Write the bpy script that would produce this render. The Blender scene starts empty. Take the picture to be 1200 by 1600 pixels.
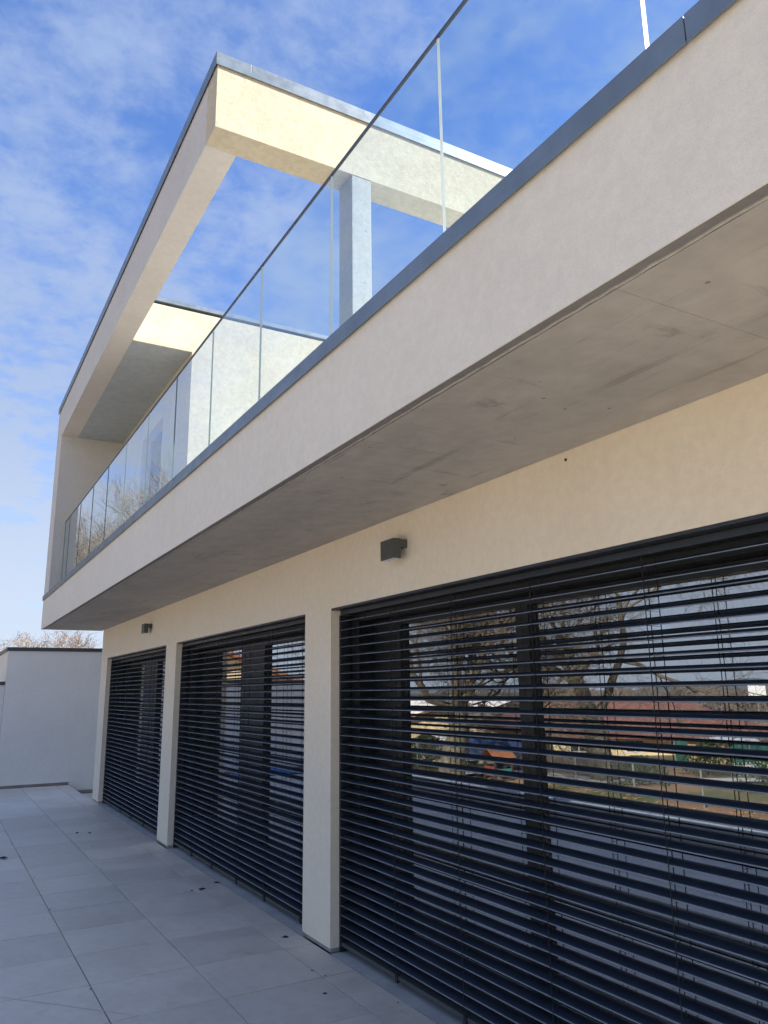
import bpy, bmesh, math, random
from mathutils import Vector, Matrix
import numpy as np

random.seed(7)
S = bpy.context.scene
COL = S.collection
R = math.radians

# ------------------------------------------------------------------ camera
cam_data = bpy.data.cameras.new('camera')
cam = bpy.data.objects.new('camera', cam_data)
COL.objects.link(cam)
cam_data.sensor_fit = 'VERTICAL'
cam_data.sensor_height = 36.0
cam_data.sensor_width = 27.0
cam_data.lens = 27.15
cam_data.clip_start = 0.05
cam_data.clip_end = 6000
YAW, PIT, ROL = R(29.8255), R(13.0392), R(-0.7563)
fw = Vector((math.sin(YAW) * math.cos(PIT), math.cos(YAW) * math.cos(PIT), math.sin(PIT)))
rt = Vector((math.cos(YAW), -math.sin(YAW), 0))
up = rt.cross(fw)
r2 = rt * math.cos(ROL) + up * math.sin(ROL)
u2 = -rt * math.sin(ROL) + up * math.cos(ROL)
CAM = Vector((-2.3308, 0, 1.6))
m = Matrix((r2, u2, -fw)).transposed().to_4x4()
m.translation = CAM
cam.matrix_world = m
S.camera = cam

# ------------------------------------------------------------------ sky, sun, exposure
SUN_AZ, SUN_EL = R(123), R(38)          # clockwise from +Y
W = bpy.data.worlds.new('World')
S.world = W
W.use_nodes = True
nt = W.node_tree
nt.nodes.clear()


def N(nt, typ, **kw):
    n = nt.nodes.new(typ)
    for k, v in kw.items():
        if k in ('op', 'operation'):
            n.operation = v
        elif hasattr(n, k) and not k.startswith('i_'):
            setattr(n, k, v)
        else:
            n.inputs[k[2:].replace('_', ' ')].default_value = v
    return n


def math_node(nt, op, a, b=None, c=None, clamp=False):
    n = nt.nodes.new('ShaderNodeMath')
    n.operation = op
    n.use_clamp = clamp
    for i, v in enumerate((a, b, c)):
        if v is None:
            continue
        if isinstance(v, (int, float)):
            n.inputs[i].default_value = v
        else:
            nt.links.new(v, n.inputs[i])
    return n.outputs[0]


def mixrgb(nt, fac, a, b, blend='MIX'):
    n = nt.nodes.new('ShaderNodeMix')
    n.data_type = 'RGBA'
    n.blend_type = blend
    for i, v in ((0, fac), (6, a), (7, b)):
        if isinstance(v, (int, float)):
            n.inputs[i].default_value = v
        elif isinstance(v, tuple):
            n.inputs[i].default_value = (*v, 1) if len(v) == 3 else v
        else:
            nt.links.new(v, n.inputs[i])
    return n.outputs[2]


def noise(nt, vec, scale, detail=4, rough=.55, dist=0.0):
    n = nt.nodes.new('ShaderNodeTexNoise')
    n.inputs['Scale'].default_value = scale
    n.inputs['Detail'].default_value = detail
    n.inputs['Roughness'].default_value = rough
    n.inputs['Distortion'].default_value = dist
    if vec is not None:
        nt.links.new(vec, n.inputs['Vector'])
    return n.outputs['Fac']


def ramp(nt, fac, p0, p1, v0=0.0, v1=1.0):
    n = nt.nodes.new('ShaderNodeMapRange')
    n.clamp = True
    n.interpolation_type = 'SMOOTHSTEP'
    nt.links.new(fac, n.inputs[0])
    for i, v in ((1, p0), (2, p1), (3, v0), (4, v1)):
        n.inputs[i].default_value = v
    return n.outputs[0]


sky = nt.nodes.new('ShaderNodeTexSky')
sky.sky_type = 'NISHITA'
sky.sun_disc = False
sky.sun_elevation = SUN_EL
sky.sun_rotation = SUN_AZ
sky.altitude = 200
sky.air_density = 1.0
sky.dust_density = 0.6
sky.ozone_density = 2.2
tc = nt.nodes.new('ShaderNodeTexCoord')
sep = nt.nodes.new('ShaderNodeSeparateXYZ')
nt.links.new(tc.outputs['Generated'], sep.inputs[0])
zz = math_node(nt, 'MAXIMUM', sep.outputs[2], 0.0)
zz = math_node(nt, 'ADD', zz, 0.16)
px = math_node(nt, 'DIVIDE', sep.outputs[0], zz)
py = math_node(nt, 'DIVIDE', sep.outputs[1], zz)
cmb = nt.nodes.new('ShaderNodeCombineXYZ')
nt.links.new(px, cmb.inputs[0])
nt.links.new(py, cmb.inputs[1])
big = noise(nt, cmb.outputs[0], 2.0, 5, .5, .3)
mid = noise(nt, cmb.outputs[0], 6.5, 7, .60, .2)
fine = noise(nt, cmb.outputs[0], 19.0, 6, .62, .2)
mixn = math_node(nt, 'ADD', math_node(nt, 'MULTIPLY', big, .36), math_node(nt, 'ADD', math_node(nt, 'MULTIPLY', mid, .42), math_node(nt, 'MULTIPLY', fine, .22)))
cf = ramp(nt, mixn, .375, .60, 0.06, .86)
hor = ramp(nt, sep.outputs[2], 0.02, .70, .72, 0.0)
cf = math_node(nt, 'ADD', cf, hor, clamp=True)
cloud = mixrgb(nt, ramp(nt, sep.outputs[2], 0, .45), (1.35, 1.58, 1.92), (.80, 1.05, 1.62))
skycol = mixrgb(nt, cf, mixrgb(nt, 1.0, sky.outputs[0], (0.25, 0.37, 0.56), 'MULTIPLY'), cloud)
bg = nt.nodes.new('ShaderNodeBackground')
bg.inputs['Strength'].default_value = 0.10
nt.links.new(skycol, bg.inputs['Color'])
out = nt.nodes.new('ShaderNodeOutputWorld')
nt.links.new(bg.outputs[0], out.inputs[0])

sd = bpy.data.lights.new('sun', 'SUN')
sd.energy = 2.0
sd.angle = R(.55)
sd.color = (1.0, .94, .84)
sun = bpy.data.objects.new('sun', sd)
COL.objects.link(sun)
sdir = Vector((math.sin(SUN_AZ) * math.cos(SUN_EL), math.cos(SUN_AZ) * math.cos(SUN_EL), math.sin(SUN_EL)))
sun.rotation_euler = sdir.to_track_quat('Z', 'Y').to_euler()
sun.location = sdir * 50

S.render.engine = 'CYCLES'
S.view_settings.view_transform = 'Standard'
S.view_settings.look = 'None'
S.view_settings.exposure = 2.35
S.view_settings.gamma = 1
S.view_settings.use_curve_mapping = False
S.cycles.use_denoising = True
S.cycles.max_bounces = 10
S.cycles.diffuse_bounces = 5
S.cycles.glossy_bounces = 5
S.cycles.transparent_max_bounces = 24
S.cycles.caustics_reflective = False
S.cycles.caustics_refractive = False


# ------------------------------------------------------------------ materials
def mat(name):
    mt = bpy.data.materials.new(name)
    mt.use_nodes = True
    t = mt.node_tree
    b = t.nodes['Principled BSDF']
    return mt, t, b


def objco(t, scale=None):
    n = t.nodes.new('ShaderNodeTexCoord')
    g = t.nodes.new('ShaderNodeNewGeometry')
    if scale:
        mp = t.nodes.new('ShaderNodeMapping')
        mp.inputs['Scale'].default_value = scale
        t.links.new(g.outputs['Position'], mp.inputs['Vector'])
        return mp.outputs[0]
    return g.outputs['Position']


def bump(t, b, h, strength, dist=.01, prev=None):
    n = t.nodes.new('ShaderNodeBump')
    n.inputs['Strength'].default_value = strength
    n.inputs['Distance'].default_value = dist
    t.links.new(h, n.inputs['Height'])
    if prev is not None:
        t.links.new(prev, n.inputs['Normal'])
    t.links.new(n.outputs[0], b.inputs['Normal'])
    return n.outputs[0]


def plaster(name, col, col2, grain=1.0, mott=.5):
    mt, t, b = mat(name)
    p = objco(t)
    n1 = noise(t, p, 1.6, 6, .6)
    n2 = noise(t, p, 22, 6, .65)
    n3 = noise(t, p, 260, 3, .7)
    f = ramp(t, n1, .3, .7)
    c = mixrgb(t, f, col, col2)
    ps = objco(t, (2.6, 2.6, .35))
    st = ramp(t, noise(t, ps, 1.0, 7, .7), .5, .8, 0, .12)
    c = mixrgb(t, st, c, tuple(x * .72 for x in col))
    g = ramp(t, n2, .32, .70, 1 - .10 * mott, 1 + .04 * mott)
    cg = t.nodes.new('ShaderNodeCombineColor')
    for i in range(3):
        t.links.new(g, cg.inputs[i])
    c = mixrgb(t, 1.0, c, cg.outputs[0], 'MULTIPLY')
    g2 = ramp(t, n3, .3, .7, .93, 1.03)
    cg2 = t.nodes.new('ShaderNodeCombineColor')
    for i in range(3):
        t.links.new(g2, cg2.inputs[i])
    c = mixrgb(t, 1.0, c, cg2.outputs[0], 'MULTIPLY')
    t.links.new(c, b.inputs['Base Color'])
    b.inputs['Roughness'].default_value = .92
    b.inputs['Specular IOR Level'].default_value = .25
    a = bump(t, b, n2, .25 * grain, .006)
    bump(t, b, n3, .55 * grain, .0022, a)
    return mt


def simple(name, col, rough=.5, metal=0.0, var=.12, scale=8, bmp=0.0, spec=.5, bscale=60):
    mt, t, b = mat(name)
    p = objco(t)
    n1 = noise(t, p, scale, 5, .6)
    lo = tuple(c * (1 - var) for c in col)
    hi = tuple(min(1, c * (1 + var)) for c in col)
    t.links.new(mixrgb(t, ramp(t, n1, .3, .7), lo, hi), b.inputs['Base Color'])
    rr = ramp(t, noise(t, p, scale * 2.3, 4, .6), .3, .7, max(0, rough - .06), min(1, rough + .08))
    t.links.new(rr, b.inputs['Roughness'])
    b.inputs['Metallic'].default_value = metal
    b.inputs['Specular IOR Level'].default_value = spec
    if bmp:
        bump(t, b, noise(t, p, bscale, 5, .6), bmp, .004)
    return mt


M = {}
M['plaster'] = plaster('cream_plaster', (.765, .72, .625), (.795, .75, .655), 1.0, .5)
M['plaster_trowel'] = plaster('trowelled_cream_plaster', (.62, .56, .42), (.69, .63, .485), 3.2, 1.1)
M['plaster_bounce'] = plaster('bounce_warmed_plaster', (.88, .775, .60), (.91, .81, .64), 1.0, .5)  # same cream plaster, with warm ground bounce painted into its colour
M['plaster_frame_shade'] = plaster('frame_plaster_shade', (.64, .62, .585), (.68, .66, .625), 1.2, .5)  # cream plaster greyed and cooled: the frame's shade is put into the colour
M['plaster_rear'] = plaster('pale_wall_plaster', (.76, .74, .69), (.80, .78, .73), .7, .3)
M['reveal'] = plaster('reveal_plaster', (.60, .56, .48), (.64, .60, .52), .8, .4)
M['flashing'] = simple('grey_flashing', (.17, .215, .265), .42, .35, .12, 5)
M['flash_dark'] = simple('dark_flashing', (.06, .068, .075), .5, .2, .15, 5)
M['frame'] = simple('anthracite_frame', (.022, .027, .033), .42, 0, .1, 6)
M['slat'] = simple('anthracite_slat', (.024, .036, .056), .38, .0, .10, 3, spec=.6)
M['slat_lip_glint'] = simple('slat_sky_glint', (.22, .25, .29), .3, .3, .1, 3)  # sky highlight along the outer slat edge, painted as a lighter colour
M['cord'] = simple('black_cord', (.012, .012, .014), .8, 0, .2, 60)
M['lamp'] = simple('grey_lamp_paint', (.075, .085, .08), .5, .1, .08, 30)
M['diffuser'] = simple('frosted_diffuser', (.55, .58, .6), .3, 0, .03, 20)
M['rail'] = simple('glass_top_rail', (.10, .115, .14), .35, .6, .1, 10)
M['shoe'] = simple('balustrade_shoe', (.20, .22, .24), .4, .6, .1, 10)
M['seal'] = simple('grout', (.24, .23, .215), .9, 0, .3, 30)
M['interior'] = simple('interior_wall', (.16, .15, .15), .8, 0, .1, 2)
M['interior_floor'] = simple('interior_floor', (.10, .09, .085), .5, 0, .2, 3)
M['curb'] = simple('curb_concrete', (.45, .45, .44), .8, 0, .12, 4, .3)
M['plinth'] = simple('plinth_mortar', (.34, .33, .31), .9, 0, .15, 12)
M['soil'] = simple('foundation_concrete', (.30, .29, .27), .9, 0, .15, 2, .3)

# concrete soffit: stains, drag marks, formwork relief
def concrete(name, base, dark, light, sc=1.0):
    mt, t, b = mat(name)
    p = objco(t, (1.0, .45, 1.0))
    p2 = objco(t)
    big = noise(t, p, 1.1 * sc, 8, .68, .25)
    sm = noise(t, p2, 9 * sc, 7, .7)
    c = mixrgb(t, ramp(t, big, .36, .62), tuple(.65 * x + .35 * y for x, y in zip(base, dark)), base)
    # narrow trowel drags along the slab, scattered darker patches, pale laitance
    pd = objco(t, (9.0, .7, 1.0))
    c = mixrgb(t, ramp(t, noise(t, pd, 1.4 * sc, 8, .7, .15), .57, .69, 0, .5), c, dark)
    px_ = objco(t, (.8, 7.0, 1.0))
    c = mixrgb(t, ramp(t, noise(t, px_, 1.6 * sc, 8, .72, .1), .59, .69, 0, .42), c, dark)
    c = mixrgb(t, ramp(t, noise(t, p2, 2.6 * sc, 9, .75, .2), .60, .66, 0, .5), c, dark)
    c = mixrgb(t, ramp(t, noise(t, p, 4.3 * sc, 8, .75, .3), .63, .72, 0, .5), c, light)
    g = ramp(t, sm, .3, .7, .9, 1.05)
    cg = t.nodes.new('ShaderNodeCombineColor')
    for i in range(3):
        t.links.new(g, cg.inputs[i])
    c = mixrgb(t, 1.0, c, cg.outputs[0], 'MULTIPLY')
    # small blow holes
    v = t.nodes.new('ShaderNodeTexVoronoi')
    v.inputs['Scale'].default_value = 7
    t.links.new(p2, v.inputs['Vector'])
    hole = ramp(t, v.outputs['Distance'], .035, .07, 1, 0)
    c = mixrgb(t, math_node(t, 'MULTIPLY', hole, .6), c, tuple(x * .4 for x in dark))
    t.links.new(c, b.inputs['Base Color'])
    b.inputs['Roughness'].default_value = .78
    a = bump(t, b, sm, .3, .01)
    bump(t, b, noise(t, p2, 90, 4, .6), .25, .003, a)
    return mt


M['concrete'] = concrete('cast_concrete', (.47, .435, .385), (.23, .21, .19), (.58, .545, .49))
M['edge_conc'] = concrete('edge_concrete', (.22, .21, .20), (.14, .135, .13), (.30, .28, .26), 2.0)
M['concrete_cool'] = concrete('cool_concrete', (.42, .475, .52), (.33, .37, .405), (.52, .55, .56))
M['balcony'] = simple('balcony_membrane', (.20, .205, .215), .8, 0, .15, 4)
M['concrete_post'] = concrete('post_concrete', (.40, .42, .42), (.27, .29, .30), (.55, .56, .54), 3.0)


def tile_mat():
    mt, t, b = mat('porcelain_tile')
    p = objco(t)
    oi = t.nodes.new('ShaderNodeObjectInfo')
    n1 = noise(t, p, 2.3, 7, .62, .4)
    n2 = noise(t, p, 14, 6, .65)
    c = mixrgb(t, ramp(t, n1, .3, .7), (.66, .60, .51), (.74, .675, .585))
    c = mixrgb(t, ramp(t, noise(t, p, 6, 7, .7, 1.0), .56, .74, 0, .45), c, (.50, .46, .41))
    g = math_node(t, 'ADD', math_node(t, 'MULTIPLY', oi.outputs['Random'], .16), .90)
    g = math_node(t, 'MULTIPLY', g, ramp(t, n2, .3, .7, .95, 1.04))
    cg = t.nodes.new('ShaderNodeCombineColor')
    for i in range(3):
        t.links.new(g, cg.inputs[i])
    c = mixrgb(t, 1.0, c, cg.outputs[0], 'MULTIPLY')
    # dirt spots
    v = noise(t, p, 38, 3, .5)
    c = mixrgb(t, ramp(t, v, .74, .80, 0, .6), c, (.10, .09, .08))
    t.links.new(c, b.inputs['Base Color'])
    rr = ramp(t, n1, .3, .7, .42, .60)
    t.links.new(rr, b.inputs['Roughness'])
    bump(t, b, noise(t, p, 60, 5, .6), .12, .004)
    return mt


M['tile'] = tile_mat()


def glass_mat(name, ior, tint, dirt=0.02, wob=0.0):
    mt = bpy.data.materials.new(name)
    mt.use_nodes = True
    t = mt.node_tree
    t.nodes.clear()
    o = t.nodes.new('ShaderNodeOutputMaterial')
    g = t.nodes.new('ShaderNodeNewGeometry')
    dot = t.nodes.new('ShaderNodeVectorMath'); dot.operation = 'DOT_PRODUCT'
    t.links.new(g.outputs['Incoming'], dot.inputs[0])
    ca = math_node(t, 'ABSOLUTE', dot.outputs['Value'])
    pw = math_node(t, 'POWER', math_node(t, 'SUBTRACT', 1.0, ca, clamp=True), 5.0)
    f0 = ior
    frs = math_node(t, 'ADD', math_node(t, 'MULTIPLY', pw, 1 - f0), f0, clamp=True)
    # two faces of one sheet: 2R / (1 + R)
    frs = math_node(t, 'DIVIDE', math_node(t, 'MULTIPLY', frs, 2.0), math_node(t, 'ADD', frs, 1.0), clamp=True)
    tr = t.nodes.new('ShaderNodeBsdfTransparent')
    tr.inputs['Color'].default_value = (*tint, 1)
    gl = t.nodes.new('ShaderNodeBsdfGlossy')
    gl.inputs['Roughness'].default_value = 0.0
    gl.inputs['Color'].default_value = (.97, .98, 1, 1)
    df = t.nodes.new('ShaderNodeBsdfDiffuse')
    df.inputs['Color'].default_value = (.7, .72, .72, 1)
    mx = t.nodes.new('ShaderNodeMixShader')
    t.links.new(frs, mx.inputs[0])
    t.links.new(tr.outputs[0], mx.inputs[1])
    t.links.new(gl.outputs[0], mx.inputs[2])
    m2 = t.nodes.new('ShaderNodeMixShader')
    d = noise(t, g.outputs['Position'], 2.2, 6, .65, .4)
    t.links.new(ramp(t, d, .35, .75, dirt * .4, dirt * 1.8), m2.inputs[0])
    t.links.new(mx.outputs[0], m2.inputs[1])
    t.links.new(df.outputs[0], m2.inputs[2])
    t.links.new(m2.outputs[0], o.inputs[0])
    if not wob:
        t.links.new(g.outputs['Normal'], dot.inputs[1])
    if wob:
        bp = t.nodes.new('ShaderNodeBump')
        bp.inputs['Strength'].default_value = wob
        bp.inputs['Distance'].default_value = .02
        t.links.new(noise(t, g.outputs['Position'], 1.4, 1, .4), bp.inputs['Height'])
        t.links.new(bp.outputs[0], dot.inputs[1])
        t.links.new(bp.outputs[0], gl.inputs['Normal'])
    return mt


M['glass_rail'] = glass_mat('balustrade_glass', .05, (.82, .93, .96), .025)
M['glass_win'] = glass_mat('window_glass', .245, (.30, .33, .36), .008, .02)
M['glass_edge'] = simple('glass_edge', (.13, .18, .20), .4, 0, .05, 1, spec=.5)


def bark(name, col, col2, sc=14):
    mt, t, b = mat(name)
    p = objco(t)
    c = mixrgb(t, ramp(t, noise(t, p, sc, 5, .7), .35, .68), col, col2)
    t.links.new(c, b.inputs['Base Color'])
    b.inputs['Roughness'].default_value = .9
    return mt


M['bark_dark'] = bark('plane_tree_bark', (.085, .075, .055), (.20, .18, .13), 5)
M['twig_dark'] = bark('dark_twigs', (.11, .09, .065), (.17, .14, .10))
M['bark_pale'] = bark('pale_bark', (.30, .27, .22), (.42, .37, .30), 3)
M['twig_tan'] = bark('tan_twigs', (.26, .205, .165), (.37, .30, .25), 2)
M['twig_olive'] = bark('olive_twigs', (.17, .15, .115), (.27, .235, .18), 2)
M['wood_far'] = bark('far_woodland_mat', (.10, .085, .075), (.20, .17, .15), .15)


def ground_mat():
    mt, t, b = mat('lawn_and_leaf_litter')
    p = objco(t)
    n1 = noise(t, p, .22, 6, .6, .6)
    n2 = noise(t, p, 9, 6, .75)
    grass = mixrgb(t, ramp(t, n2, .3, .7), (.05, .075, .025), (.13, .15, .06))
    leaf = mixrgb(t, ramp(t, noise(t, p, 16, 6, .75), .3, .7), (.13, .075, .04), (.42, .26, .14))
    c = mixrgb(t, ramp(t, n1, .40, .55), grass, leaf)
    t.links.new(c, b.inputs['Base Color'])
    b.inputs['Roughness'].default_value = .95
    bump(t, b, n2, .6, .06)
    return mt


M['ground'] = ground_mat()


def roof_mat(name, a, bb):
    mt, t, b = mat(name)
    p = objco(t)
    w = t.nodes.new('ShaderNodeTexWave')
    w.wave_type = 'BANDS'
    w.bands_direction = 'X'
    w.inputs['Scale'].default_value = 1.4
    w.inputs['Distortion'].default_value = .5
    t.links.new(p, w.inputs['Vector'])
    c = mixrgb(t, ramp(t, noise(t, p, 2.5, 6, .8), .35, .65), a, bb)
    c = mixrgb(t, ramp(t, w.outputs['Fac'], .2, .8, .45, 0), c, tuple(x * .45 for x in a))
    t.links.new(c, b.inputs['Base Color'])
    b.inputs['Roughness'].default_value = .85
    return mt


M['roof_red'] = roof_mat('red_brown_roof_tiles', (.16, .065, .05), (.30, .14, .10))
M['roof_orange'] = roof_mat('orange_roof_tiles', (.30, .11, .06), (.45, .20, .11))
M['cream'] = simple('cream_render', (.72, .58, .34), .9, 0, .06, 1)
M['ochre'] = simple('ochre_render', (.55, .42, .24), .9, 0, .08, 1)
M['white'] = simple('white_paint', (.78, .78, .76), .6, 0, .05, 3)
M['teal'] = simple('teal_screen_cloth', (.03, .14, .12), .8, 0, .25, 1.5)
M['galv'] = simple('galvanised_wire', (.34, .36, .34), .5, .6, .1, 20)
M['dark_wood'] = simple('dark_timber', (.06, .045, .035), .8, 0, .2, 8)
M['leaf'] = simple('dead_leaf', (.10, .06, .035), .85, 0, .4, 60)
M['leaf_dark'] = simple('dead_leaf_dark', (.035, .03, .028), .85, 0, .4, 60)
M['leaf_lit'] = simple('leaf_litter', (.42, .22, .10), .9, 0, .4, 9)
M['hedge'] = simple('hedge_leaves', (.035, .06, .02), .85, 0, .45, 3)
M['blue'] = simple('blue_tarpaulin', (.05, .17, .42), .5, 0, .2, 5)
M['darkglass'] = simple('dark_window_pane', (.02, .025, .03), .08, 0, .1, 2, spec=.8)
M['water_blue'] = simple('car_blue', (.06, .12, .30), .25, 0, .1, 2)


# ------------------------------------------------------------------ mesh helpers
def link(name, me, mtl, parent=None, loc=None):
    o = bpy.data.objects.new(name, me)
    COL.objects.link(o)
    if mtl is not None and not me.materials:
        for x in (mtl if isinstance(mtl, (list, tuple)) else [mtl]):
            me.materials.append(x)
    if parent is not None:
        o.parent = parent
    if loc is not None:
        o.location = loc
    return o


def empty(name, loc, label=None, cat=None, group=None):
    o = bpy.data.objects.new(name, None)
    o.empty_display_size = .3
    COL.objects.link(o)
    o.location = loc
    return tag(o, label, cat, group)


def tag(o, label=None, cat=None, group=None, kind=None):
    if label: o['label'] = label
    if cat: o['category'] = cat
    if group: o['group'] = group
    if kind: o['kind'] = kind
    return o


class MB:
    """collects boxes, prisms and tubes and links them as one mesh"""
    def __init__(self, bevel=0.0):
        self.v, self.f, self.mi = [], [], []
        self.bevel = bevel

    def box(self, x0, x1, y0, y1, z0, z1, mi=0):
        n = len(self.v)
        self.v += [(x0, y0, z0), (x1, y0, z0), (x1, y1, z0), (x0, y1, z0), (x0, y0, z1), (x1, y0, z1), (x1, y1, z1), (x0, y1, z1)]
        for q in ((0, 3, 2, 1), (4, 5, 6, 7), (0, 1, 5, 4), (1, 2, 6, 5), (2, 3, 7, 6), (3, 0, 4, 7)):
            self.f.append(tuple(n + i for i in q)); self.mi.append(mi)
        return self

    def poly(self, pts, mi=0):
        n = len(self.v)
        self.v += [tuple(p) for p in pts]
        self.f.append(tuple(range(n, n + len(pts)))); self.mi.append(mi)
        return self

    def tube(self, pts, rad, k=6, cap=True, mi=0):
        n = len(self.v)
        pts = [Vector(p) for p in pts]
        if not isinstance(rad, (list, tuple)): rad = [rad] * len(pts)
        for i, p in enumerate(pts):
            d = (pts[min(i + 1, len(pts) - 1)] - pts[max(i - 1, 0)])
            d.normalize()
            a = d.cross(Vector((0, 0, 1)))
            if a.length < .01: a = Vector((1, 0, 0))
            a.normalize()
            b = d.cross(a)
            for j in range(k):
                t = 2 * math.pi * j / k
                q = p + (a * math.cos(t) + b * math.sin(t)) * rad[i]
                self.v.append((q.x, q.y, q.z))
        for i in range(len(pts) - 1):
            for j in range(k):
                self.f.append((n + i * k + j, n + i * k + (j + 1) % k, n + (i + 1) * k + (j + 1) % k, n + (i + 1) * k + j)); self.mi.append(mi)
        if cap:
            self.f.append(tuple(n + j for j in range(k))[::-1]); self.mi.append(mi)
            e = n + (len(pts) - 1) * k
            self.f.append(tuple(e + j for j in range(k))); self.mi.append(mi)
        return self

    def mesh(self, name):
        me = bpy.data.meshes.new(name)
        me.from_pydata(self.v, [], self.f)
        me.polygons.foreach_set('material_index', self.mi)
        if self.bevel:
            bm = bmesh.new(); bm.from_mesh(me)
            bmesh.ops.bevel(bm, geom=[e for e in bm.edges], offset=self.bevel, segments=2, affect='EDGES', profile=.6, clamp_overlap=True)
            bm.to_mesh(me); bm.free()
        me.update()
        return me

    def build(self, name, mtl, parent=None, loc=None):
        me = self.mesh(name)
        ms = mtl if isinstance(mtl, (list, tuple)) else [mtl]
        for x in ms:
            if x is not None: me.materials.append(x)
        return link(name, me, None, parent, loc)


def ring(x0, x1, y0, y1, z0, z1, ta, tb, tz0, tz1):
    """one connected rectangular frame in a plane x = const, with bar widths at low y, high y, bottom and top"""
    mb = MB()
    for x in (x0, x1):
        mb.v += [(x, y0, z0), (x, y1, z0), (x, y1, z1), (x, y0, z1), (x, y0 + ta, z0 + tz0), (x, y1 - tb, z0 + tz0), (x, y1 - tb, z1 - tz1), (x, y0 + ta, z1 - tz1)]
    for i in range(4):
        j = (i + 1) % 4
        for q in ((i, i + 4, j + 4, j), (i + 8, j + 8, j + 12, i + 12), (i, j, j + 8, i + 8), (i + 4, i + 12, j + 12, j + 4)):
            mb.f.append(q); mb.mi.append(0)
    return mb


def box(name, dims, mtl, parent=None, bevel=0.0):
    return MB(bevel).box(*dims).build(name, mtl, parent)


def grid_slab(name, x0, x1, y0, y1, z, thick, mtl, parent):
    return box(name, (x0, x1, y0, y1, z - thick, z), mtl, parent)


# ------------------------------------------------------------------ setting: ground
GZ = -2.0


def gheight(x, y):
    d = math.hypot(x + 3, y)
    h = GZ - .35 * max(0, min(1, (d - 30) / 25)) * 2.2
    if d > 120:
        h -= min(1, (d - 120) / 200) * 6
    h += .08 * math.sin(x * .7 + y * .31) + .06 * math.sin(y * .9 - x * .4)
    return h


def make_ground():
    ax = sorted(set([-3000, -1500, -800, -500, -350, -250, -180] + list(range(-140, -60, 10)) + list(range(-60, 61, 3)) + list(range(70, 150, 10)) + [180, 250, 350, 500, 800, 1500, 3000]))
    vs = [(x, y, gheight(x, y)) for y in ax for x in ax]
    n = len(ax)
    fs = [(j * n + i, j * n + i + 1, (j + 1) * n + i + 1, (j + 1) * n + i) for j in range(n - 1) for i in range(n - 1)]
    me = bpy.data.meshes.new('ground')
    me.from_pydata(vs, [], fs)
    for p in me.polygons: p.use_smooth = True
    tag(link('ground', me, M['ground']), kind='structure')


make_ground()

bounce_ground = box('bounce_yard', (-16.5, -4.25, -40, 40, -2.6, -1.86), None)  # unseen pale ground, added to bounce warm sunlight onto wall and soffit
bounce_ground.data.materials.clear()
bounce_ground.data.materials.append(simple('warm_bounce_gravel', (.66, .54, .40), .95, 0, .12, 1.3, .6))
tag(bounce_ground, kind='structure')

# terrace base and tiles -------------------------------------------------
TX0, TX1 = -4.02, 0.0
terr = box('terrace', (TX0 - .04, -0.03, -14, 15.80, -2.6, -.012), M['seal'])
tag(terr, kind='structure')
PIT_ = .587
tile_me = {}


def tile_mesh(w, l):
    key = (round(w, 3), round(l, 3))
    if key not in tile_me:
        bm = MB(0.0015)
        bm.box(0, w, 0, l, -.010, 0)
        me = bm.mesh('tile')
        me.materials.append(M['tile'])
        tile_me[key] = me
    return tile_me[key]


xl = [-0.003, -0.215]
x = -0.215
while x > TX0:
    x -= PIT_
    xl.append(max(x, TX0))
yl = []
y = 4.47 - 8 * PIT_
while y < 15.8:
    yl.append(y)
    y += PIT_
yl.append(15.795)
G = .0030
rj = random.Random(3)
for i in range(len(xl) - 1):
    for j in range(len(yl) - 1):
        w = xl[i] - xl[i + 1] - 2 * G
        l = yl[j + 1] - yl[j] - 2 * G
        if w < .03 or l < .03: continue
        o = link('tile', tile_mesh(w, l), None, terr, (xl[i + 1] + G + rj.uniform(-.0006, .0006), yl[j] + G + rj.uniform(-.0006, .0006), rj.uniform(-.0008, .0008)))
        o.rotation_euler = (rj.uniform(-.0012, .0012), rj.uniform(-.0012, .0012), 0)
mb = MB()
yy = yl[0] - PIT_
while yy > -13.5:
    for i in range(len(xl) - 1):
        mb.box(xl[i + 1] + G, xl[i] - G, yy + G, yy + PIT_ - G, -.010, 0)
    yy -= PIT_
o = mb.build('tile_field', M['tile'], terr)
tag(o, kind='stuff')
# diagonal slope cut in the tiling
mb = MB()
p = [(-2.9, 6.32), (-1.84, 5.13), (-1.25, 4.475), (-.84, 4.02)]
for a, b in zip(p, p[1:]):
    a = Vector((*a, 0)); b = Vector((*b, 0)); d = (b - a).normalized(); nrm = Vector((-d.y, d.x, 0)) * .0035
    mb.poly([a - nrm + Vector((0, 0, .0022)), b - nrm + Vector((0, 0, .0022)), b + nrm + Vector((0, 0, .0022)), a + nrm + Vector((0, 0, .0022))])
mb.build('diagonal_joint', simple('pale_grout', (.72, .71, .68), .8), terr)
# curb at the open side of the terrace
t = box('terrace_curb', (-4.24, -4.02, -14, 15.80, -2.6, .235), M['curb'])
tag(t, kind='structure')
# lower side strip past the house corner
t = box('side_path', (-.03, 8.0, 13.34, 15.80, -2.6, -.17), M['tile'])
tag(t, kind='structure')

# ------------------------------------------------------------------ house
H = empty('house', (0, 4, 0), 'modern cream rendered house with a cantilevered balcony and a roof frame above it', 'house')
H.location = (0, 0, 0)
ZS, ZF, ZC = 2.623, 3.098, 3.154
OP = [(9.245, 12.846), (5.251, 8.799), (1.27, 4.819)]
ZO = 2.158
WT = .34
Z0 = .012
YN, YE, YO = 0.0, 13.333, 13.495  # unseen near end of the house, set short so sun reaches the terrace
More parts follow.
